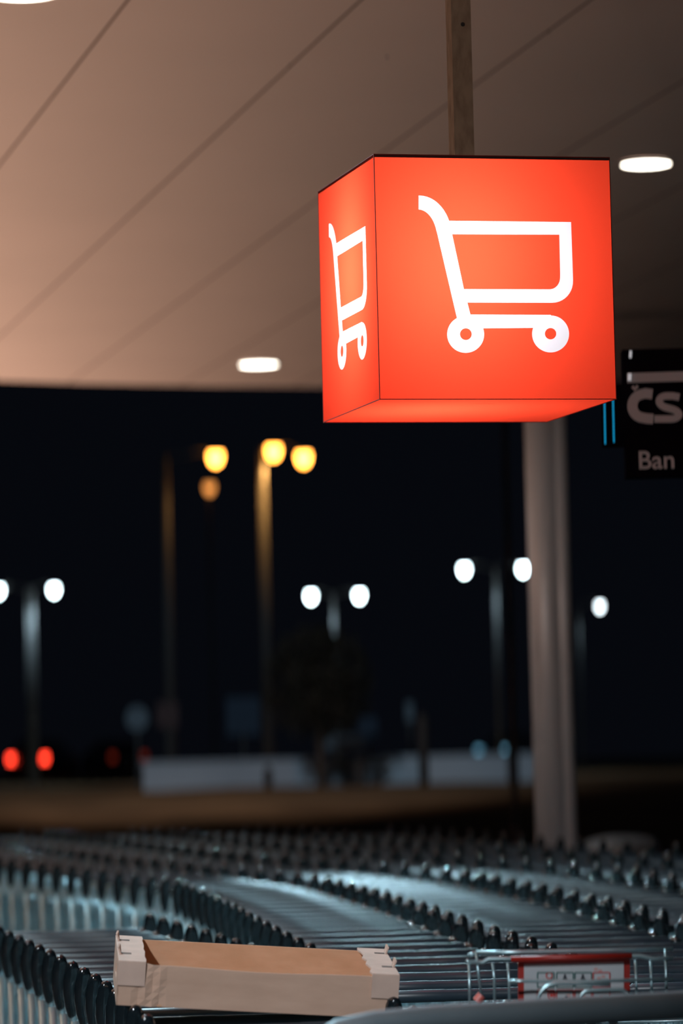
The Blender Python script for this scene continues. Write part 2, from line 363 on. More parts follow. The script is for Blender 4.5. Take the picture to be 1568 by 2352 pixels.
# ------------------------------------------------------------------ shopping trolleys
def make_cart():
    root = thing('shopping_trolley', 'trolley', 'shopping trolley')
    parts = {}
    # grip bar with slight collars
    bm = BM(); xs = [-.262, -.235, -.23, -.08, -.075, .075, .08, .23, .235, .262]; rr = [.011, .011, .0152, .0152, .0144, .0144, .0152, .0152, .011, .011]
    tube(bm, [(x, 0, .972) for x in xs], rr, 14); ob('handle_bar', bm, M['bar'], root, smooth=True)
    for sg in (-1, 1):
        bm = BM()
        tube(bm, [(sg * .272, -.022, 1.034), (sg * .273, -.020, 1.030), (sg * .274, -.014, 1.018), (sg * .275, -.006, .99), (sg * .276, .004, .955), (sg * .275, .018, .92), (sg * .273, .03, .895), (sg * .272, .034, .888)],
             [.004, .012, .018, .0235, .0235, .018, .012, .005], 12, flat=.74)
        tube(bm, [(sg * .274, -.002, .978), (sg * .255, 0, .973), (sg * .24, 0, .972)], [.018, .0145, .0128], 12)
        o = ob('handle_bracket', bm, M['plastic'], root, smooth=True)
        bm = BM(); tube(bm, [(sg * .272, .03, .90), (sg * .268, .05, .875), (sg * .258, .075, .862)], [.010, .0105, .008], 10); ob('bracket_tube', bm, M['wire'], o, smooth=True)
    # basket
    bm = BM()
    def half(y, z):                                # half width at depth y, height z
        t_ = (y - .05) / .80; top = .258 - .06 * t_; return top - (0.87 - z) * .10
    ztop = lambda y: .872 - .05 * (y - .05) / .8
    zbot = lambda y: .47 + .03 * (y - .05) / .8
    ys = [.07 + .78 * i / 17 for i in range(18)]
    for sg in (-1, 1):
        tube(bm, [(sg * half(y, .87), y, ztop(y)) for y in (.06, .85)], .005, 6)
        for fr in (.25, .5, .75, 1.0):
            tube(bm, [(sg * half(y, ztop(y) + (zbot(y) - ztop(y)) * fr), y, ztop(y) + (zbot(y) - ztop(y)) * fr) for y in (.07, .84)], .0028, 5)
        for y in ys: tube(bm, [(sg * half(y, ztop(y)), y, ztop(y)), (sg * half(y, zbot(y)), y, zbot(y))], .0026, 5, False)
    yf = .85
    for i in range(9):
        x = -1 + 2 * i / 8; tube(bm, [(x * half(yf, ztop(yf)), yf, ztop(yf)), (x * half(yf, zbot(yf)), yf - .02, zbot(yf))], .0026, 5, False)
    tube(bm, [(-half(yf, .82), yf, ztop(yf)), (half(yf, .82), yf, ztop(yf))], .005, 6)
    for i in range(9):
        x = -1 + 2 * i / 8; tube(bm, [(x * half(.07, .47), .07, .47), (x * half(yf, .5), yf - .02, .50)], .0026, 5, False)
    ob('wire_basket', bm, M['wire'], root, smooth=True)
    bm = BM()
    for i in range(11):
        x = -.24 + .48 * i / 10; tube(bm, [(x, .085, .865), (x * .93, .20, .50)], .0026, 5, False)
    for z, y, q in ((.865, .085, 1), (.68, .143, .965), (.50, .20, .93)): tube(bm, [(-.245 * q, y, z), (.245 * q, y, z)], .004, 6)
    ob('rear_flap', bm, M['wire'], root, smooth=True)
    bm = BM()
    for sg in (-1, 1):
        tube(bm, [(sg * .265, .04, .88), (sg * .262, .05, .5), (sg * .26, .06, .16), (sg * .25, .10, .13), (sg * .19, .85, .13)], .012, 8)
        tube(bm, [(sg * .25, .15, .13), (sg * .225, .35, .465)], .010, 8)
    tube(bm, [(-.19, .85, .13), (.19, .85, .13)], .012, 8); tube(bm, [(-.24, .2, .13), (.24, .2, .13)], .010, 8)
    ob('chassis', bm, M['wire'], root, smooth=True)
    for x, y in ((-.25, .08), (.25, .08), (-.18, .82), (.18, .82)):
        bm = BM(); lathe(bm, [(.02, -.014), (.055, -.013), (.0625, -.008), (.0625, .008), (.055, .013), (.02, .014)], 18)
        o = ob('wheel', bm, M['rubber'], root, (x, y, .063), True); o.rotation_euler = (0, PI / 2, 0)
    return root
def copy_tree(o, parent=None):
    c = o.copy(); COL.objects.link(c)
    if parent: c.parent = parent
    for ch in KIDS.get(o.name, []): copy_tree(ch, c)
    return c
TOPH = 1.034
def path(pts, off=0.0, h=TOPH):
    P = [on_slope(px, py, h) for px, py in pts]
    # resample smoothly (Catmull-Rom)
    out = []
    Q = [P[0] * 2 - P[1]] + P + [P[-1] * 2 - P[-2]]
    for i in range(1, len(Q) - 2):
        for k in range(30):
            t_ = k / 30; a, b, c, d = Q[i - 1:i + 3]
            out.append(.5 * ((2 * b) + (c - a) * t_ + (2 * a - 5 * b + 4 * c - d) * t_**2 + (3 * b - a - 3 * c + d) * t_**3))
    out.append(P[-1])
    res = []
    for i, p in enumerate(out):
        t_ = (out[min(i + 1, len(out) - 1)] - out[max(i - 1, 0)]).normalized(); n_ = Vector((t_.y, -t_.x, 0))
        if n_.x < 0: n_ = -n_
        res.append(p + n_ * off)
    return res
def step_along(P, step, s0=0.0):
    res = []; acc = -s0
    for a, b in zip(P, P[1:]):
        L = (b - a).length; 
        while acc <= L:
            if acc >= 0: res.append((a.lerp(b, acc / L), (b - a).normalized()))
            acc += step
        acc -= L
    return res
# lines traced along the brackets, from the near end to the far end
colA = [(340, 2345), (222, 2247), (120, 2190), (23, 2143), (-60, 2108)]
colC = [(1420, 2228), (1278, 2178), (1146, 2136), (1036, 2101), (904, 2057), (787, 2024), (684, 2003), (420, 1974), (245, 1957), (0, 1928), (-160, 1912)]
ROWS = [('nearest row', path(colA, .285), 7.2, -300),
        ('second row', path(colC, -.30), 8.05, -300),
        ('third row', path(colC, .30), 9.0, -300),
        ('fourth row', path(colC, .92), 8.0, 300),
        ('fifth row', path(colC, 1.54), 8.0, 560),
        ('back row', path(colC, 2.16), 8.0, 900)]
proto = make_cart()
KIDS = {}
for o in list(COL.objects):
    if o.parent: KIDS.setdefault(o.parent.name, []).append(o)
used = False; total = 0; allc = []
for rname, P, zmin, rmin in ROWS:
    got = []
    for p, t_ in step_along(P, .33 if rname != 'nearest row' else .285, .1):
        ang = math.atan2(-t_.x, t_.y)
        Lp = p + Vector((-math.cos(ang), -math.sin(ang), 0)) * .3; Rp = p * 2 - Lp
        lx, ly = proj((Lp.x, Lp.y, gz(Lp.y) + 1.03)); rx, ry = proj((Rp.x, Rp.y, gz(Rp.y) + 1.03))
        if rx < -15 or lx > W_ + 15 or min(ly, ry) > H_ + 60: continue
        if rx < rmin or p.y < zmin: continue
        got.append((p, ang, (lx + rx) / 2))
    got.sort(key=lambda g: g[2])
    for i, (p, ang, _) in enumerate(got):
        c = proto if not used else copy_tree(proto)
        used = True
        c.location = (p.x, p.y, gz(p.y)); c.rotation_euler = (0, 0, ang + random.uniform(-.02, .02))
        n_ = i + 1; suf = 'th' if 10 <= n_ % 100 <= 20 else {1: 'st', 2: 'nd', 3: 'rd'}.get(n_ % 10, 'th')
        c['label'] = 'nested wire trolley with dark handle, %d%s from the left in the %s of trolleys' % (n_, suf, rname)
        c['group'] = 'trolleys nested in the ' + rname
        allc.append(c)
    total += len(got); print(rname, len(got))
print('carts', total)

# ------------------------------------------------------------------ lone wire trolley with the notice
lz = 7.72
lc = at(1312, 1760, lz)
lone = thing('notice_trolley', 'lone wire trolley with a red-framed notice board, behind the thick foreground rail', 'shopping trolley', (lc.x, lc.y, gz(lz)), math.radians(3))
def lp(px, py, dy=0.0):                             # picture point on this trolley's back plane
    p = at(px, py, lz + dy); v = p - Vector((lc.x, lc.y, gz(lz))); return Matrix.Rotation(-math.radians(3), 3, 'Z') @ v
def lw(bm, pts, r=.0032, dy=0.0, n=8): tube(bm, [lp(x, y, dy) for x, y in pts], r, n)
bm = BM(); lw(bm, [(1093, 2188), (1200, 2187), (1400, 2183), (1545, 2179)], .0042, .05); lw(bm, [(1093, 2188), (1075, 2195)], .0042, .03); ob('top_rim', bm, M['wire'], lone, smooth=True)
bm = BM(); lw(bm, [(1070, 2205), (1075, 2209), (1108, 2211), (1122, 2203), (1170, 2202), (1400, 2196), (1470, 2196), (1500, 2203), (1545, 2200)], .0042); ob('handle_rod', bm, M['wire'], lone, smooth=True)
for pts in (((1093, 2186), (1099, 2240), (1105, 2290)), ((1131, 2212), (1135, 2250), (1136, 2330)), ((1166, 2212), (1169, 2260), (1170, 2330)),
            ((1077, 2212), (1079, 2330)), ((1459, 2206), (1463, 2330)), ((1494, 2206), (1498, 2330)), ((1528, 2180), (1531, 2330))):
    bm = BM(); lw(bm, pts, .0028, .01); ob('upright_wire', bm, M['wire'], lone, smooth=True)
bm = BM(); lw(bm, [(1169, 2255), (1200, 2253), (1360, 2254), (1545, 2249)], .0036, -.03); ob('cross_rod', bm, M['wire'], lone, smooth=True)
bm = BM(); lw(bm, arc(1280, 2305, 46, 180, 270, 10) + [(1330, 2259), (1400, 2262)], .0042, -.07); lw(bm, arc(1355, 2300, 25, 180, 270, 8) + [(1390, 2273)] + arc(1420, 2298, 25, 270, 350, 8), .0042, -.07); ob('seat_loops', bm, M['wire'], lone, smooth=True)
# notice
nt_ = lp(1190, 2195); 
def plate(name, x0, y0, x1, y1, th, m_, parent, dy=0.0):
    bm = BM(); q = [lp(x0, y0, dy), lp(x1, y0 - (x1 - x0) * .0238, dy), lp(x1, y1 - (x1 - x0) * .0238, dy), lp(x0, y1, dy)]
    a = [bm.verts.new(v) for v in q]; b = [bm.verts.new(v + Vector((0, th, 0))) for v in q]
    bm.faces.new(a[::-1]); bm.faces.new(b)
    for k in range(4): bm.faces.new((a[k], a[(k + 1) % 4], b[(k + 1) % 4], b[k]))
    bmesh.ops.recalc_face_normals(bm, faces=bm.faces)
    return ob(name, bm, m_, parent)
board = plate('notice_frame', 1190, 2200, 1446, 2345, .008, M['redplastic'], lone, .022); board['label'] = 'red plastic frame'
bm = BM(); lw(bm, [(1173, 2203), (1450, 2196)], .0062, -.001, 10); o = ob('top_clip', bm, M['redplastic'], board, smooth=True)
paper = plate('notice_sheet', 1203, 2215, 1432, 2342, .001, M['paper'], board, .0205); paper['label'] = 'white printed sheet of pictograms'
def outline(bm, x0, y0, x1, y1, dy, w=1.6):
    k = -.0238
    lw(bm, [(x0, y0), (x1, y0)], .0013, dy, 4); lw(bm, [(x0, y1), (x1, y1)], .0013, dy, 4); lw(bm, [(x0, y0), (x0, y1)], .0013, dy, 4); lw(bm, [(x1, y0), (x1, y1)], .0013, dy, 4)
def blob(bm, x, y, rx_, ry_, dy):
    c = lp(x, y, dy); n = 14
    v = [bm.verts.new(c + Vector((rx_ / F_ * lz * math.cos(k * 2 * PI / n), 0, ry_ / F_ * lz * math.sin(k * 2 * PI / n)))) for k in range(n)]
    bm.faces.new(v)
def ringp(bm, x, y, r, dy): 
    lw(bm, arc(x, y, r, 0, 360, 14), .0013, dy, 4)
DYS = .0195
bg_, br_, bk, bp2 = BM(), BM(), BM(), BM()
xs_ = [1234, 1278, 1320, 1362]
for i, x in enumerate(xs_):
    (outline)(bg_ if i < 3 else br_, x, 2234, x + 38, 2268, DYS)
    outline(br_, x, 2274, x + 38, 2312, DYS)
for x in (1297, 1338): blob(bk, x, 2241, 3.2, 3.2, DYS); blob(bk, x, 2248, 5, 4.5, DYS); blob(bk, x + 6, 2251, 3, 2, DYS)
ringp(br_, 1261, 2241, 7, DYS); blob(bk, 1266, 2247, 3, 3, DYS); ringp(br_, 1266, 2286, 8, DYS); blob(br_, 1266, 2286, 4.5, 4.5, DYS)
for x, y in ((1375, 2247), (1385, 2243), (1297, 2292), (1305, 2287), (1380, 2288), (1340, 2288), (1368, 2226), (1378, 2230)): blob(bp2, x, y, 5, 3.5, DYS)
for x, y in ((1292, 2293), (1300, 2289), (1308, 2293), (1345, 2290), (1386, 2290)): blob(bk, x, y, 3.5, 2, DYS - .0004)
for nm, b_, mm in (('green_print', bg_, 'green'), ('red_print', br_, 'redink'), ('black_print', bk, 'blackink'), ('pink_print', bp2, 'pinkink')):
    for v in b_.verts: pass
    ob(nm, b_, M[mm], paper)
# low frame and basket below, so the trolley stands on its wheels
bm = BM()
for x in (-.24, .24):
    tube(bm, [(x, .02, .96), (x, .03, .5), (x, .05, .14), (x * .8, .8, .13)], .011, 8)
    tube(bm, [(x, .05, .95), (x * .82, .85, .86)], .0045, 8)
    for k in range(14): 
        y = .08 + k * .057; f = 1 - .18 * (y - .05) / .8
        tube(bm, [(x * f, y, .945 - .09 * y), (x * f * .9, y, .5)], .0026, 5, False)
tube(bm, [(-.2, .85, .86), (.2, .85, .86)], .0045, 8); tube(bm, [(-.19, .8, .13), (.19, .8, .13)], .011, 8); tube(bm, [(-.22, .06, .5), (.22, .06, .5)], .004, 6)
for k in range(9): tube(bm, [(-.2 + .05 * k, .06, .5), (-.17 + .0425 * k, .84, .5)], .0026, 5, False)
ob('wire_basket', bm, M['wire'], lone, smooth=True)
for x, y in ((-.24, .06), (.24, .06), (-.19, .8), (.19, .8)):
    bm = BM(); lathe(bm, [(.02, -.014), (.055, -.013), (.0625, -.008), (.0625, .008), (.055, .013), (.02, .014)], 18)
    o = ob('wheel', bm, M['rubber'], lone, (x, y, .063), True); o.rotation_euler = (0, PI / 2, 0)
bm = BM(); c_ = lp(1100, 2293, -.02); tube(bm, [lp(1094, 2300, -.02), lp(1106, 2286, -.02)], [.009, .009], 12); o = ob('coin_lock', bm, mat('coin_lock_red', (.75, .16, .13), .4), lone); o['label'] = 'small red coin lock'
# ------------------------------------------------------------------ cardboard tray
TZ = 8.15
o_ = at(272, 2212, TZ); pr = at(917, 2245, TZ + .05)
tx = (pr - o_); TLn = tx.length; tx.normalize()
ty = Vector((-.05, math.cos(math.radians(6)), math.sin(math.radians(6)))); ty = (ty - tx * ty.dot(tx)).normalized(); tz = tx.cross(ty)
TH_, TW = .089, .36
tray = thing('cardboard_tray', 'shallow open brown cardboard tray lying across the near trolley handles', 'cardboard tray')
mm = Matrix(((tx.x, ty.x, tz.x), (tx.y, ty.y, tz.y), (tx.z, ty.z, tz.z))).to_4x4(); mm.translation = o_ - tz * TH_; tray.matrix_world = mm
th = .004; CW = .058
def wall(name, pts, m_out, m_in, nrm, parent):      # pts along the top, quads down to z=0, dented slightly
    pass
bm = BM()                                           # front wall with a crumpled left end
nx_ = 40
def fw(i, k, y0):
    x = TLn * i / nx_; z = TH_ * k / 6
    cx = x / TLn; d = 0.0
    if .07 < cx < .17: d = .004 * math.sin((cx - .07) / .1 * PI * 3 + k * .8)
    top = .0022 * math.sin(cx * 9) - (.003 if cx > .1 else 0)
    return (x, y0 + d, z if k < 6 else z + top)
F1 = [[bm.verts.new(fw(i, k, 0)) for k in range(7)] for i in range(nx_ + 1)]
F2 = [[bm.verts.new(fw(i, k, th)) for k in range(7)] for i in range(nx_ + 1)]
for i in range(nx_):
    for k in range(6):
        bm.faces.new((F1[i][k], F1[i + 1][k], F1[i + 1][k + 1], F1[i][k + 1])); f = bm.faces.new((F2[i][k + 1], F2[i + 1][k + 1], F2[i + 1][k], F2[i][k])); f.material_index = 1
    bm.faces.new((F1[i][6], F1[i + 1][6], F2[i + 1][6], F2[i][6])); bm.faces.new((F1[i + 1][0], F1[i][0], F2[i][0], F2[i + 1][0]))
ob('front_wall', bm, [M['cardboard'], M['cardboard_in']], tray)
bm = BM(); box(bm, (TLn / 2, TW, TH_ / 2 - .001), (TLn, th, TH_)); ob('back_wall', bm, M['cardboard_in'], tray)
bm = BM(); box(bm, (TLn / 2, TW / 2, th / 2), (TLn - .004, TW - .004, th)); ob('bottom', bm, M['cardboard_in'], tray)
for side in (0, 1):
    x0 = 0 if side == 0 else TLn; sg = 1 if side == 0 else -1
    bm = BM(); yc = TW * .45; hw = .05; zz0, zz1 = TH_ * .42, TH_ * .72     # end wall with a hand hole
    X = x0 + sg * th / 2
    box(bm, (X, (yc - hw) / 2, TH_ / 2), (th, yc - hw, TH_)); box(bm, (X, (TW + yc + hw) / 2, TH_ / 2), (th, TW - yc - hw, TH_))
    box(bm, (X, yc, zz0 / 2), (th, hw * 2, zz0)); box(bm, (X, yc, (TH_ + zz1) / 2), (th, hw * 2, TH_ - zz1))
    ew = ob('end_wall', bm, M['cardboard'], tray)
    bm = BM()                                       # folded top flap with torn inner edge
    yy = [0, .03, .07, .1, .14, .18, .22, .26, .3, .33, TW]
    outer_ = [(x0, y) for y in yy]; inner_ = [(x0 + sg * (CW + (.0012 if side == 0 else .003) * math.sin(y * 60 + side) * (0 < j < 10) + (.004 if side else 0) * math.sin(y * 230)), y) for j, y in enumerate(yy)]
    A = [bm.verts.new((x, y, TH_ + .002)) for x, y in outer_]; B = [bm.verts.new((x, y, TH_ + .002)) for x, y in inner_]
    A2 = [bm.verts.new((x, y, TH_ + .006)) for x, y in outer_]; B2 = [bm.verts.new((x, y, TH_ + .006)) for x, y in inner_]
    for k in range(len(yy) - 1):
        bm.faces.new((A2[k], A2[k + 1], B2[k + 1], B2[k])); bm.faces.new((A[k], B[k], B[k + 1], A[k + 1]))
        bm.faces.new((B[k], B2[k], B2[k + 1], B[k + 1])); bm.faces.new((A[k], A[k + 1], A2[k + 1], A2[k]))
    bmesh.ops.recalc_face_normals(bm, faces=bm.faces)
    fl = ob('end_flap', bm, M['cardboard_pale'], tray)
    fl['label'] = 'pale folded flap over the left end' if side == 0 else 'pale torn flap over the right end'
    bm = BM(); box(bm, (x0 + sg * CW / 2, -.003, TH_ - .021), (CW, .004, .050)); box(bm, (x0 + sg * CW / 2, -.001, TH_ + .003), (CW, .006, .006)); ob('front_tuck', bm, M['cardboard_pale'], fl)
    for y in (.10, .29):
        bm = BM(); box(bm, (x0 + sg * .016, y, TH_ + .0063), (.026, .012, .0012)); ob('slot', bm, M['slot'], fl)
        bm = BM(); bb = [(x0 + sg * .004, y - .008, TH_ + .004), (x0 + sg * .004, y + .012, TH_ + .004), (x0 + sg * .001, y + .006, TH_ + .026), (x0 - sg * .002, y - .006, TH_ + .020)]
        v1 = [bm.verts.new(p) for p in bb]; v2 = [bm.verts.new((p[0] + sg * .004, p[1], p[2])) for p in bb]
        bm.faces.new(v1); bm.faces.new(v2[::-1])
        for k in range(4): bm.faces.new((v1[k], v2[k], v2[(k + 1) % 4], v1[(k + 1) % 4]))
        bmesh.ops.recalc_face_normals(bm, faces=bm.faces); ob('locking_tab', bm, M['cardboard_pale'], fl)

# ------------------------------------------------------------------ foreground rail
rz = 8.0
def rp(px, py, z): return at(px, py, z)
pts = [rp(1700, 2299, 7.35), rp(1568, 2308, 7.3), rp(1300, 2324, 7.2), rp(1000, 2342, 7.1), rp(860, 2356, 7.05), rp(780, 2373, 7.03), rp(722, 2410, 7.01), rp(690, 2470, 7.0)]
end = pts[-1]; pts += [Vector((end.x - .01, end.y, .5)), Vector((end.x - .01, end.y, gz(end.y) - .01))]
st = pts[0]; q0 = st + Vector((.35, .05, 0)); 
bm = BM(); tube(bm, [Vector((q0.x + .05, q0.y, gz(q0.y) - .01)), Vector((q0.x + .05, q0.y, q0.z - .08)), q0 + Vector((.03, 0, -.03)), q0 + Vector((-.03, 0, 0))] + pts, .027, 20)
tag(ob('guard_rail', bm, M['rail'], smooth=True), 'thick blurred grey tubular guard rail curving across the bottom foreground', 'rail')

# ------------------------------------------------------------------ bank-machine sign
SZ = 10.9
p0 = at(1422, 1097, SZ)
sign = thing('bank_sign', 'dim hanging sign box with grey lettering and cyan light strips at the right edge', 'sign', (p0.x, p0.y, p0.z), 0)
def sgp(px, py, dy=0): return at(px, py, SZ + dy) - p0
q = sgp(1720, 795)
bm = BM(); box(bm, (q.x / 2 + .02, .05, q.z / 2), (q.x, .08, q.z)); ob('sign_box', bm, M['atmbox'], sign)
bm = BM(); c0 = sgp(1384, 1026); c1 = sgp(1432, 880); box(bm, ((c0.x + c1.x) / 2, .03, (c0.z + c1.z) / 2), (c1.x - c0.x, .02, c1.z - c0.z)); ob('strip_backing', bm, M['atmbox'], sign)
for x0_, x1_, y0_, y1_ in ((1388, 1389.5, 915, 1020), (1407.5, 1409.5, 915, 1016)):
    bm = BM(); tube(bm, [sgp(x0_ - .5, y0_ - 12, -.015), sgp(x1_, y1_, -.015)], .0021, 8); o = ob('light_strip', bm, M['cyan'], sign); o['label'] = 'thin cyan light strip'
FONT = None
def text(body, px, py, h_px, m_, name, parent, bold=0.0, ratio=.70):
    cu_ = bpy.data.curves.new(name, 'FONT'); cu_.body = body; size = h_px / F_ * SZ / ratio; cu_.size = size; cu_.offset = bold * size; cu_.extrude = .004
    o = bpy.data.objects.new('tmp', cu_); COL.objects.link(o); bpy.context.view_layer.update()
    me = bpy.data.meshes.new_from_object(o.evaluated_get(bpy.context.evaluated_depsgraph_get())); bpy.data.objects.remove(o); bpy.data.curves.remove(cu_)
    me.name = name; me.materials.clear(); me.materials.append(m_)
    o = bpy.data.objects.new(name, me); COL.objects.link(o); o.parent = parent; o.location = sgp(px, py, -.005); o.rotation_euler = (PI / 2, 0, 0); return o
text('Ban', 1464, 1077, 41, M['atmletter'], 'small_lettering', sign, .012)
# large rounded c with caron and s, built as thick strokes
def stroke(pts, w0, name, m_, dy=-.012):
    bm = BM(); P = [sgp(x, y, dy) for x, y in pts]; n = len(P); L = []; R = []
    ws = w0 if isinstance(w0, (list, tuple)) else [w0] * n
    for i, p in enumerate(P):
        t_ = (P[min(i + 1, n - 1)] - P[max(i - 1, 0)]); t_ = Vector((t_.x, 0, t_.z)).normalized(); nn = Vector((-t_.z, 0, t_.x)); w = ws[i] / F_ * SZ / 2
        L.append(p + nn * w); R.append(p - nn * w)
    vL = [bm.verts.new(v) for v in L]; vR = [bm.verts.new(v) for v in R]; wL = [bm.verts.new(v + Vector((0, .01, 0))) for v in L]; wR = [bm.verts.new(v + Vector((0, .01, 0))) for v in R]
    for i in range(n - 1):
        bm.faces.new((vL[i], vL[i + 1], vR[i + 1], vR[i])); bm.faces.new((wR[i], wR[i + 1], wL[i + 1], wL[i]))
        bm.faces.new((vR[i], vR[i + 1], wR[i + 1], wR[i])); bm.faces.new((wL[i], wL[i + 1], vL[i + 1], vL[i]))
    bm.faces.new((vL[0], vR[0], wR[0], wL[0])); bm.faces.new((vL[-1], wL[-1], wR[-1], vR[-1]))
    bmesh.ops.recalc_face_normals(bm, faces=bm.faces)
    return ob(name, bm, m_, sign)
stroke([(1498, 905), (1482, 903)] + bez((1470, 906), (1446, 914), (1446, 950), (1470, 958)) + [(1485, 961), (1500, 962)], 23, 'large_letter', M['atmletter'])
stroke([(1560, 912), (1545, 909)] + bez((1530, 909), (1508, 910), (1508, 930), (1530, 936)) + bez((1545, 940), (1568, 948), (1560, 962), (1540, 962)) + [(1503, 962)], 16, 'large_letter', M['atmletter'])
stroke([(1452, 887), (1458, 894), (1464, 886)], 7, 'letter_accent', M['atmletter'])
stroke([(1440, 868), (1700, 860)], 22, 'header_bar', M['atmletter'])
bm = BM(); tube(bm, [sgp(1446, 858, -.02), sgp(1445, 874, -.02)], .005, 8); ob('edge_glint', bm, M['atmglint'], sign)  # short glowing tubes stand in for glints on the sign
bm = BM(); tube(bm, [sgp(1448, 806, -.02), sgp(1447, 822, -.02)], .004, 8); ob('edge_glint', bm, M['atmglint'], sign)
bm = BM(); tube(bm, [Vector((q.x + .06, .05, -p0.z)), Vector((q.x + .06, .05, H_CEIL - p0.z))], .045, 16); ob('support_post', bm, M['housing'], sign)

# ------------------------------------------------------------------ litter bin
bp0 = at(1425, 1918, 24.0)
bn = thing('litter_bin', 'litter bin with pale domed lid and red band, behind the trolleys right of the column', 'litter bin', (bp0.x, bp0.y, gz(24.0)))
zt = bp0.z - gz(24.0)
bm = BM(); lathe(bm, [(.24, 0), (.25, .02), (.25, zt - .16)], 32); ob('bin_body', bm, M['housing'], bn, smooth=True)
bm = BM(); lathe(bm, [(.262, zt - .16), (.262, zt - .11)], 32); ob('bin_band', bm, M['binred'], bn)
bm = BM(); lathe(bm, [(.265, zt - .11), (.25, zt - .07), (.2, zt - .025), (.1, zt - .004), (.02, zt)], 32); ob('bin_lid', bm, M['binlid'], bn, smooth=True)

# ------------------------------------------------------------------ beyond the canopy
def ground(y):
    L = [(0, -.09), (42, .29), (48, .5), (54, .95), (60, 1.24), (75, 1.27), (150, 1.5), (260, 1.9)]
    for (a, b), (c, d) in zip(L, L[1:]):
        if a <= y <= c: return b + (d - b) * (y - a) / (c - a)
    return 1.9
# pale low wall on top of the bank
w0 = at(330, 1810, 66); w1 = at(1240, 1770, 66)
bm = BM(); zt0 = at(700, 1748, 66).z
box(bm, ((w0.x + w1.x) / 2, 66, (zt0 + 1.0) / 2), (w1.x - w0.x, .25, zt0 - 1.0)); box(bm, ((w0.x + w1.x) / 2, 66, zt0 + .02), (w1.x - w0.x + .1, .32, .04))
tag(ob('boundary_wall', bm, M['lotwall']), 'long pale low wall beyond the bank, behind the dark posts', 'wall')
# dark posts in front of it
PL = [((615, 1760), 60.5, .07, .75, 'faint dark bollard post left of the tree trunk, before the pale wall'),
      ((825, 1745), 60.5, .07, .75, 'dark post just right of the tree trunk, before the pale wall'),
      ((970, 1640), 60.5, .08, .75, 'tall slim dark post in front of the pale wall, midway to the column'),
      ((1176, 1700), 60.5, .09, .75, 'dark post close to the left side of the grey column')]
for (px, py), Y, r, _, lab in PL:
    p = at(px, py, Y); g = ground(Y) - .4
    bm = BM(); lathe(bm, [(r, 0), (r, p.z - g - r), (r * .7, p.z - g - r * .3), (.01, p.z - g)], 12); o = ob('dark_post', bm, M['darkpost'], smooth=True); o.location = (p.x, p.y, g)
    tag(o, lab, 'post')
# tree
def tree(px, pyc, Y, R_, lab, trunk_px):
    c = at(px, pyc, Y); g = ground(Y) - .3; b = at(trunk_px, 1800, Y)
    t = thing('small_tree', lab, 'tree', (b.x, Y, g))
    bm = BM(); top = c.z - g
    tube(bm, [(0, 0, 0), (.02, 0, top * .4), (c.x - b.x, 0, top)], [.09, .07, .03], 10)
    for k in range(7):
        a = k * .9; tube(bm, [(.01, 0, top * (.45 + .05 * k)), (c.x - b.x + R_ * .6 * math.cos(a), R_ * .6 * math.sin(a), top + R_ * .3 * math.sin(k * 2))], [.035, .01], 6)
    ob('trunk', bm, M['bark'], t, smooth=True)
    bm = BM()
    for k in range(2600):
        v = Vector((random.gauss(0, 1), random.gauss(0, 1), random.gauss(0, 1))).normalized() * R_ * (random.random() ** .4)
        v.z *= 1.05; pz = Vector((c.x - b.x, 0, top)) + v
        q1 = Vector((random.gauss(0, 1), random.gauss(0, 1), random.gauss(0, 1))).normalized() * .06; q2 = q1.cross(Vector((random.gauss(0, 1), random.gauss(0, 1), random.gauss(0, 1)))).normalized() * .035
        bm.faces.new([bm.verts.new(pz + w) for w in (-q1, q2, q1, -q2)])
    ob('crown', bm, M['leaf'], t)
tree(730, 1565, 63, .93, 'dim round-crowned tree standing before the pale wall, under the two white lamps', 735)

# street lamps
def lamp_post(heads, pole_px, Y, m_, lab, warm, r=.12, pr_=.07, power=900, spotc=None):
    hs = [at(x, y, Y) for x, y in heads]; pb = at(pole_px[0], pole_px[1], Y); g = ground(Y) - .2
    topz = max(h.z for h in hs) + .05
    t = thing('street_lamp', lab, 'street lamp', (pb.x, Y, g))
    bm = BM(); tube(bm, [(0, 0, 0), (0, 0, topz - g)], [pr_ * 1.2, pr_ * .8], 14); ob('lamp_pole', bm, M['pole'], t, smooth=True)
    for h in hs:
        bm = BM(); tube(bm, [(0, 0, topz - g - .05), ((h.x - pb.x) * .6, 0, topz - g + .06), (h.x - pb.x, 0, h.z - g + r * .9)], .028, 8); arm_ = ob('lamp_arm', bm, M['pole'], t, smooth=True)
        bm = BM(); lathe(bm, [(r * 1.15, 0), (r * 1.1, r * .3), (r * .5, r * .7)], 20); o = ob('lamp_hood', bm, M['housing'], arm_); o.location = (h.x - pb.x, 0, h.z - g + r * .45)
        bm = BM(); lathe(bm, [(r * .3, -r), (r * .8, -r * .65), (r, 0), (r, r * .45)], 20); o = ob('lamp_globe', bm, m_, arm_, smooth=True); o.location = (h.x - pb.x, 0, h.z - g)
        if power: light('street_lamp_beam', 'SPOT', (h.x, h.y, h.z - r * 1.3), power, (1, .5, .14) if warm else (.6, .85, 1), (h.x, h.y - 1.0, 0), .1, 150, .5)
lamp_post([(628, 1036), (697, 1051)], (611, 1500), 78, M['warmlamp'], 'tall street lamp with two amber heads, its pole catching orange light', True, .155, .10, 110)
lamp_post([(495, 1050)], (388, 1500), 78, M['warmlamp'], 'street lamp with a single bright amber head left of the amber pair', True, .155, .10, 45)
lamp_post([(481, 1120)], (487, 1500), 110, mat('sodium_dim', (1, .6, .2), .5, emit=(1, .36, .08), estr=1.6), 'faint small amber lamp just below the bright amber lamps', True, .17, .05, 0)
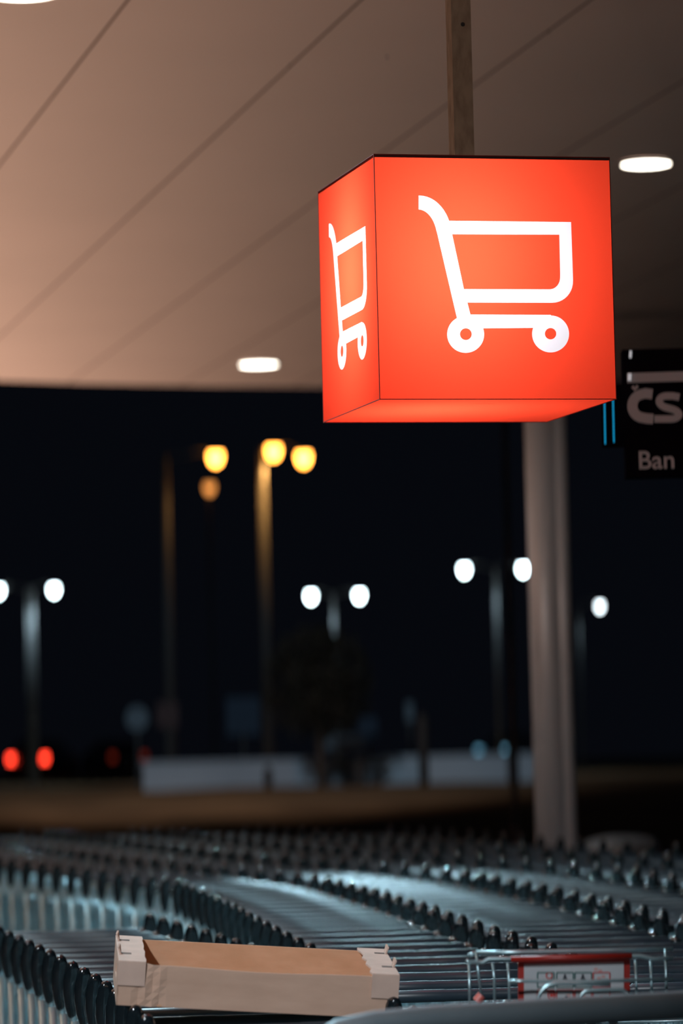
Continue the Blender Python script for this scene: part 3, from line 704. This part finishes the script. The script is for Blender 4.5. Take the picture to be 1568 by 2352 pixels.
lamp_post([(-3, 1356), (124, 1354)], (72, 1500), 88, M['whitelamp'], 'twin-headed white street lamp at the left edge with a bluish pole', False, .11, .12, 90)
lamp_post([(714, 1369), (825, 1367)], (768, 1500), 88, M['whitelamp'], 'twin-headed white street lamp above the dim round tree', False, .11, .05, 60)
lamp_post([(1066, 1308), (1201, 1306)], (1142, 1500), 85, M['whitelamp'], 'twin-headed white street lamp between the red cube and the column', False, .11, .05, 60)
lamp_post([(1377, 1392)], (1331, 1500), 95, mat('white_lamp_small', (1, 1, 1), .5, emit=(.8, .93, 1), estr=9), 'single white street lamp right of the grey column', False, .09, .04, 30)
# thin pole beside the column
p = at(1168, 1400, 40)
bm = BM(); tube(bm, [(0, 0, 0), (0, 0, 6.5)], .034, 12); o = ob('flag_pole', bm, mat('flagpole_paint', (.42, .36, .3), .5)); o.location = (p.x + .01, 40, gz(40))
tag(o, 'slim bare pole rising behind the cube, just left of the grey column', 'pole')

# small road signs
def road_sign(px, py, Y, w, h, m_, lab, cat='road sign', round_=False):
    c = at(px, py, Y); g = ground(Y) - .2; t = thing('road_sign', lab, cat, (c.x, Y, g))
    bm = BM()
    if round_: lathe(bm, [(w / 2, -.02), (w / 2, .02)], 24); o = ob('sign_plate', bm, m_, t); o.rotation_euler = (PI / 2, 0, 0); o.location = (0, -.06, c.z - g)
    else: box(bm, (0, -.06, c.z - g), (w, .03, h)); ob('sign_plate', bm, m_, t)
    bm = BM(); tube(bm, [(0, 0, 0), (0, 0, c.z - g + h / 2)], .03, 8); ob('sign_post', bm, M['pole'], t)
road_sign(315, 1650, 70, .42, .42, M['sign_pale'], 'pale blurred round sign on a post, left of centre', round_=True)
road_sign(385, 1642, 72, .4, .45, M['sign_red'], 'dim reddish sign plate right of the pale round sign')
road_sign(558, 1645, 72, .62, .7, M['sign_blue'], 'dim blue sign plate left of the tree')
road_sign(790, 1705, 70, .7, .26, M['sign_pale'], 'pale oblong sign plate right of the tree trunk, above the wall')
road_sign(845, 1680, 71, .36, .5, M['sign_blue'], 'small blue sign plate beside the pale oblong sign')
road_sign(940, 1635, 71, .16, .34, M['sign_pale'], 'tiny narrow pale sign beside the tall slim dark post')

# cars
def car(px, Y, rotz, paint, lab, tail, head, dz=0.0):
    c = at(px, 1760, Y); g = ground(Y) + dz; t = thing('parked_car', lab, 'car', (c.x, Y, g), rotz)
    prof = [(-2.1, .35), (-2.12, .62), (-2.0, .88), (-1.75, .98), (-1.15, 1.38), (-.5, 1.46), (.35, 1.42), (1.05, 1.0), (1.9, .85), (2.12, .62), (2.12, .35), (1.7, .22), (-1.7, .22)]
    bm = BM(); n = len(prof)
    def wd(z): return .86 if z < 1.0 else .86 - (z - 1.0) * .42
    A = [bm.verts.new((-wd(z), y, z)) for y, z in prof]; B = [bm.verts.new((wd(z), y, z)) for y, z in prof]
    bm.faces.new(A); bm.faces.new(B[::-1])
    for k in range(n): bm.faces.new((A[k], B[k], B[(k + 1) % n], A[(k + 1) % n]))
    bmesh.ops.recalc_face_normals(bm, faces=bm.faces); bmesh.ops.bevel(bm, geom=bm.edges[:], offset=.05, segments=2, affect='EDGES')
    ob('car_body', bm, paint, t, smooth=True)
    bm = BM(); v = [bm.verts.new(p) for p in ((-.72, -1.77, 1.02), (.72, -1.77, 1.02), (.62, -1.2, 1.37), (-.62, -1.2, 1.37))]; bm.faces.new(v); r_ = bmesh.ops.extrude_face_region(bm, geom=bm.faces[:]); bmesh.ops.translate(bm, vec=(0, -.012, .015), verts=[x for x in r_['geom'] if isinstance(x, bmesh.types.BMVert)]); ob('rear_window', bm, M['glass'], t)
    bm = BM(); v = [bm.verts.new(p) for p in ((-.62, .42, 1.39), (.62, .42, 1.39), (.74, 1.0, 1.04), (-.74, 1.0, 1.04))]; bm.faces.new(v); r_ = bmesh.ops.extrude_face_region(bm, geom=bm.faces[:]); bmesh.ops.translate(bm, vec=(0, .015, .02), verts=[x for x in r_['geom'] if isinstance(x, bmesh.types.BMVert)]); ob('windscreen', bm, M['glass'], t)
    for sg in (-1, 1):
        bm = BM(); box(bm, (sg * .68, -2.09, .74), (.26, .1, .24)); ob('tail_light', bm, tail, t)
        bm = BM(); box(bm, (sg * .66, 2.06, .68), (.3, .12, .16)); ob('head_light', bm, head, t)
        for y in (-1.3, 1.3):
            bm = BM(); lathe(bm, [(.1, -.1), (.27, -.1), (.31, -.07), (.31, .07), (.27, .1), (.1, .1)], 20); o = ob('wheel', bm, M['rubber'], t, (sg * .80, y, .31), True); o.rotation_euler = (0, PI / 2, 0)
    bm = BM(); box(bm, (0, -2.13, .5), (.5, .03, .12)); ob('number_plate', bm, M['plate'], t)
DARKL = mat('unlit_lens', (.2, .2, .22), .3)
car(100, 150, math.radians(-12), M['carpaint'], 'dark car at the left edge with two glowing red tail lights', M['taillight'], DARKL)
car(262, 160, math.radians(20), M['carpaint'], 'dark parked car with faintly glowing tail lights, right of the car with red lights', M['taildim'], DARKL)
car(1178, 175, math.radians(150), M['carsilver'], 'distant car with faint blue headlights, seen left of the grey column', DARKL, M['headlight'])
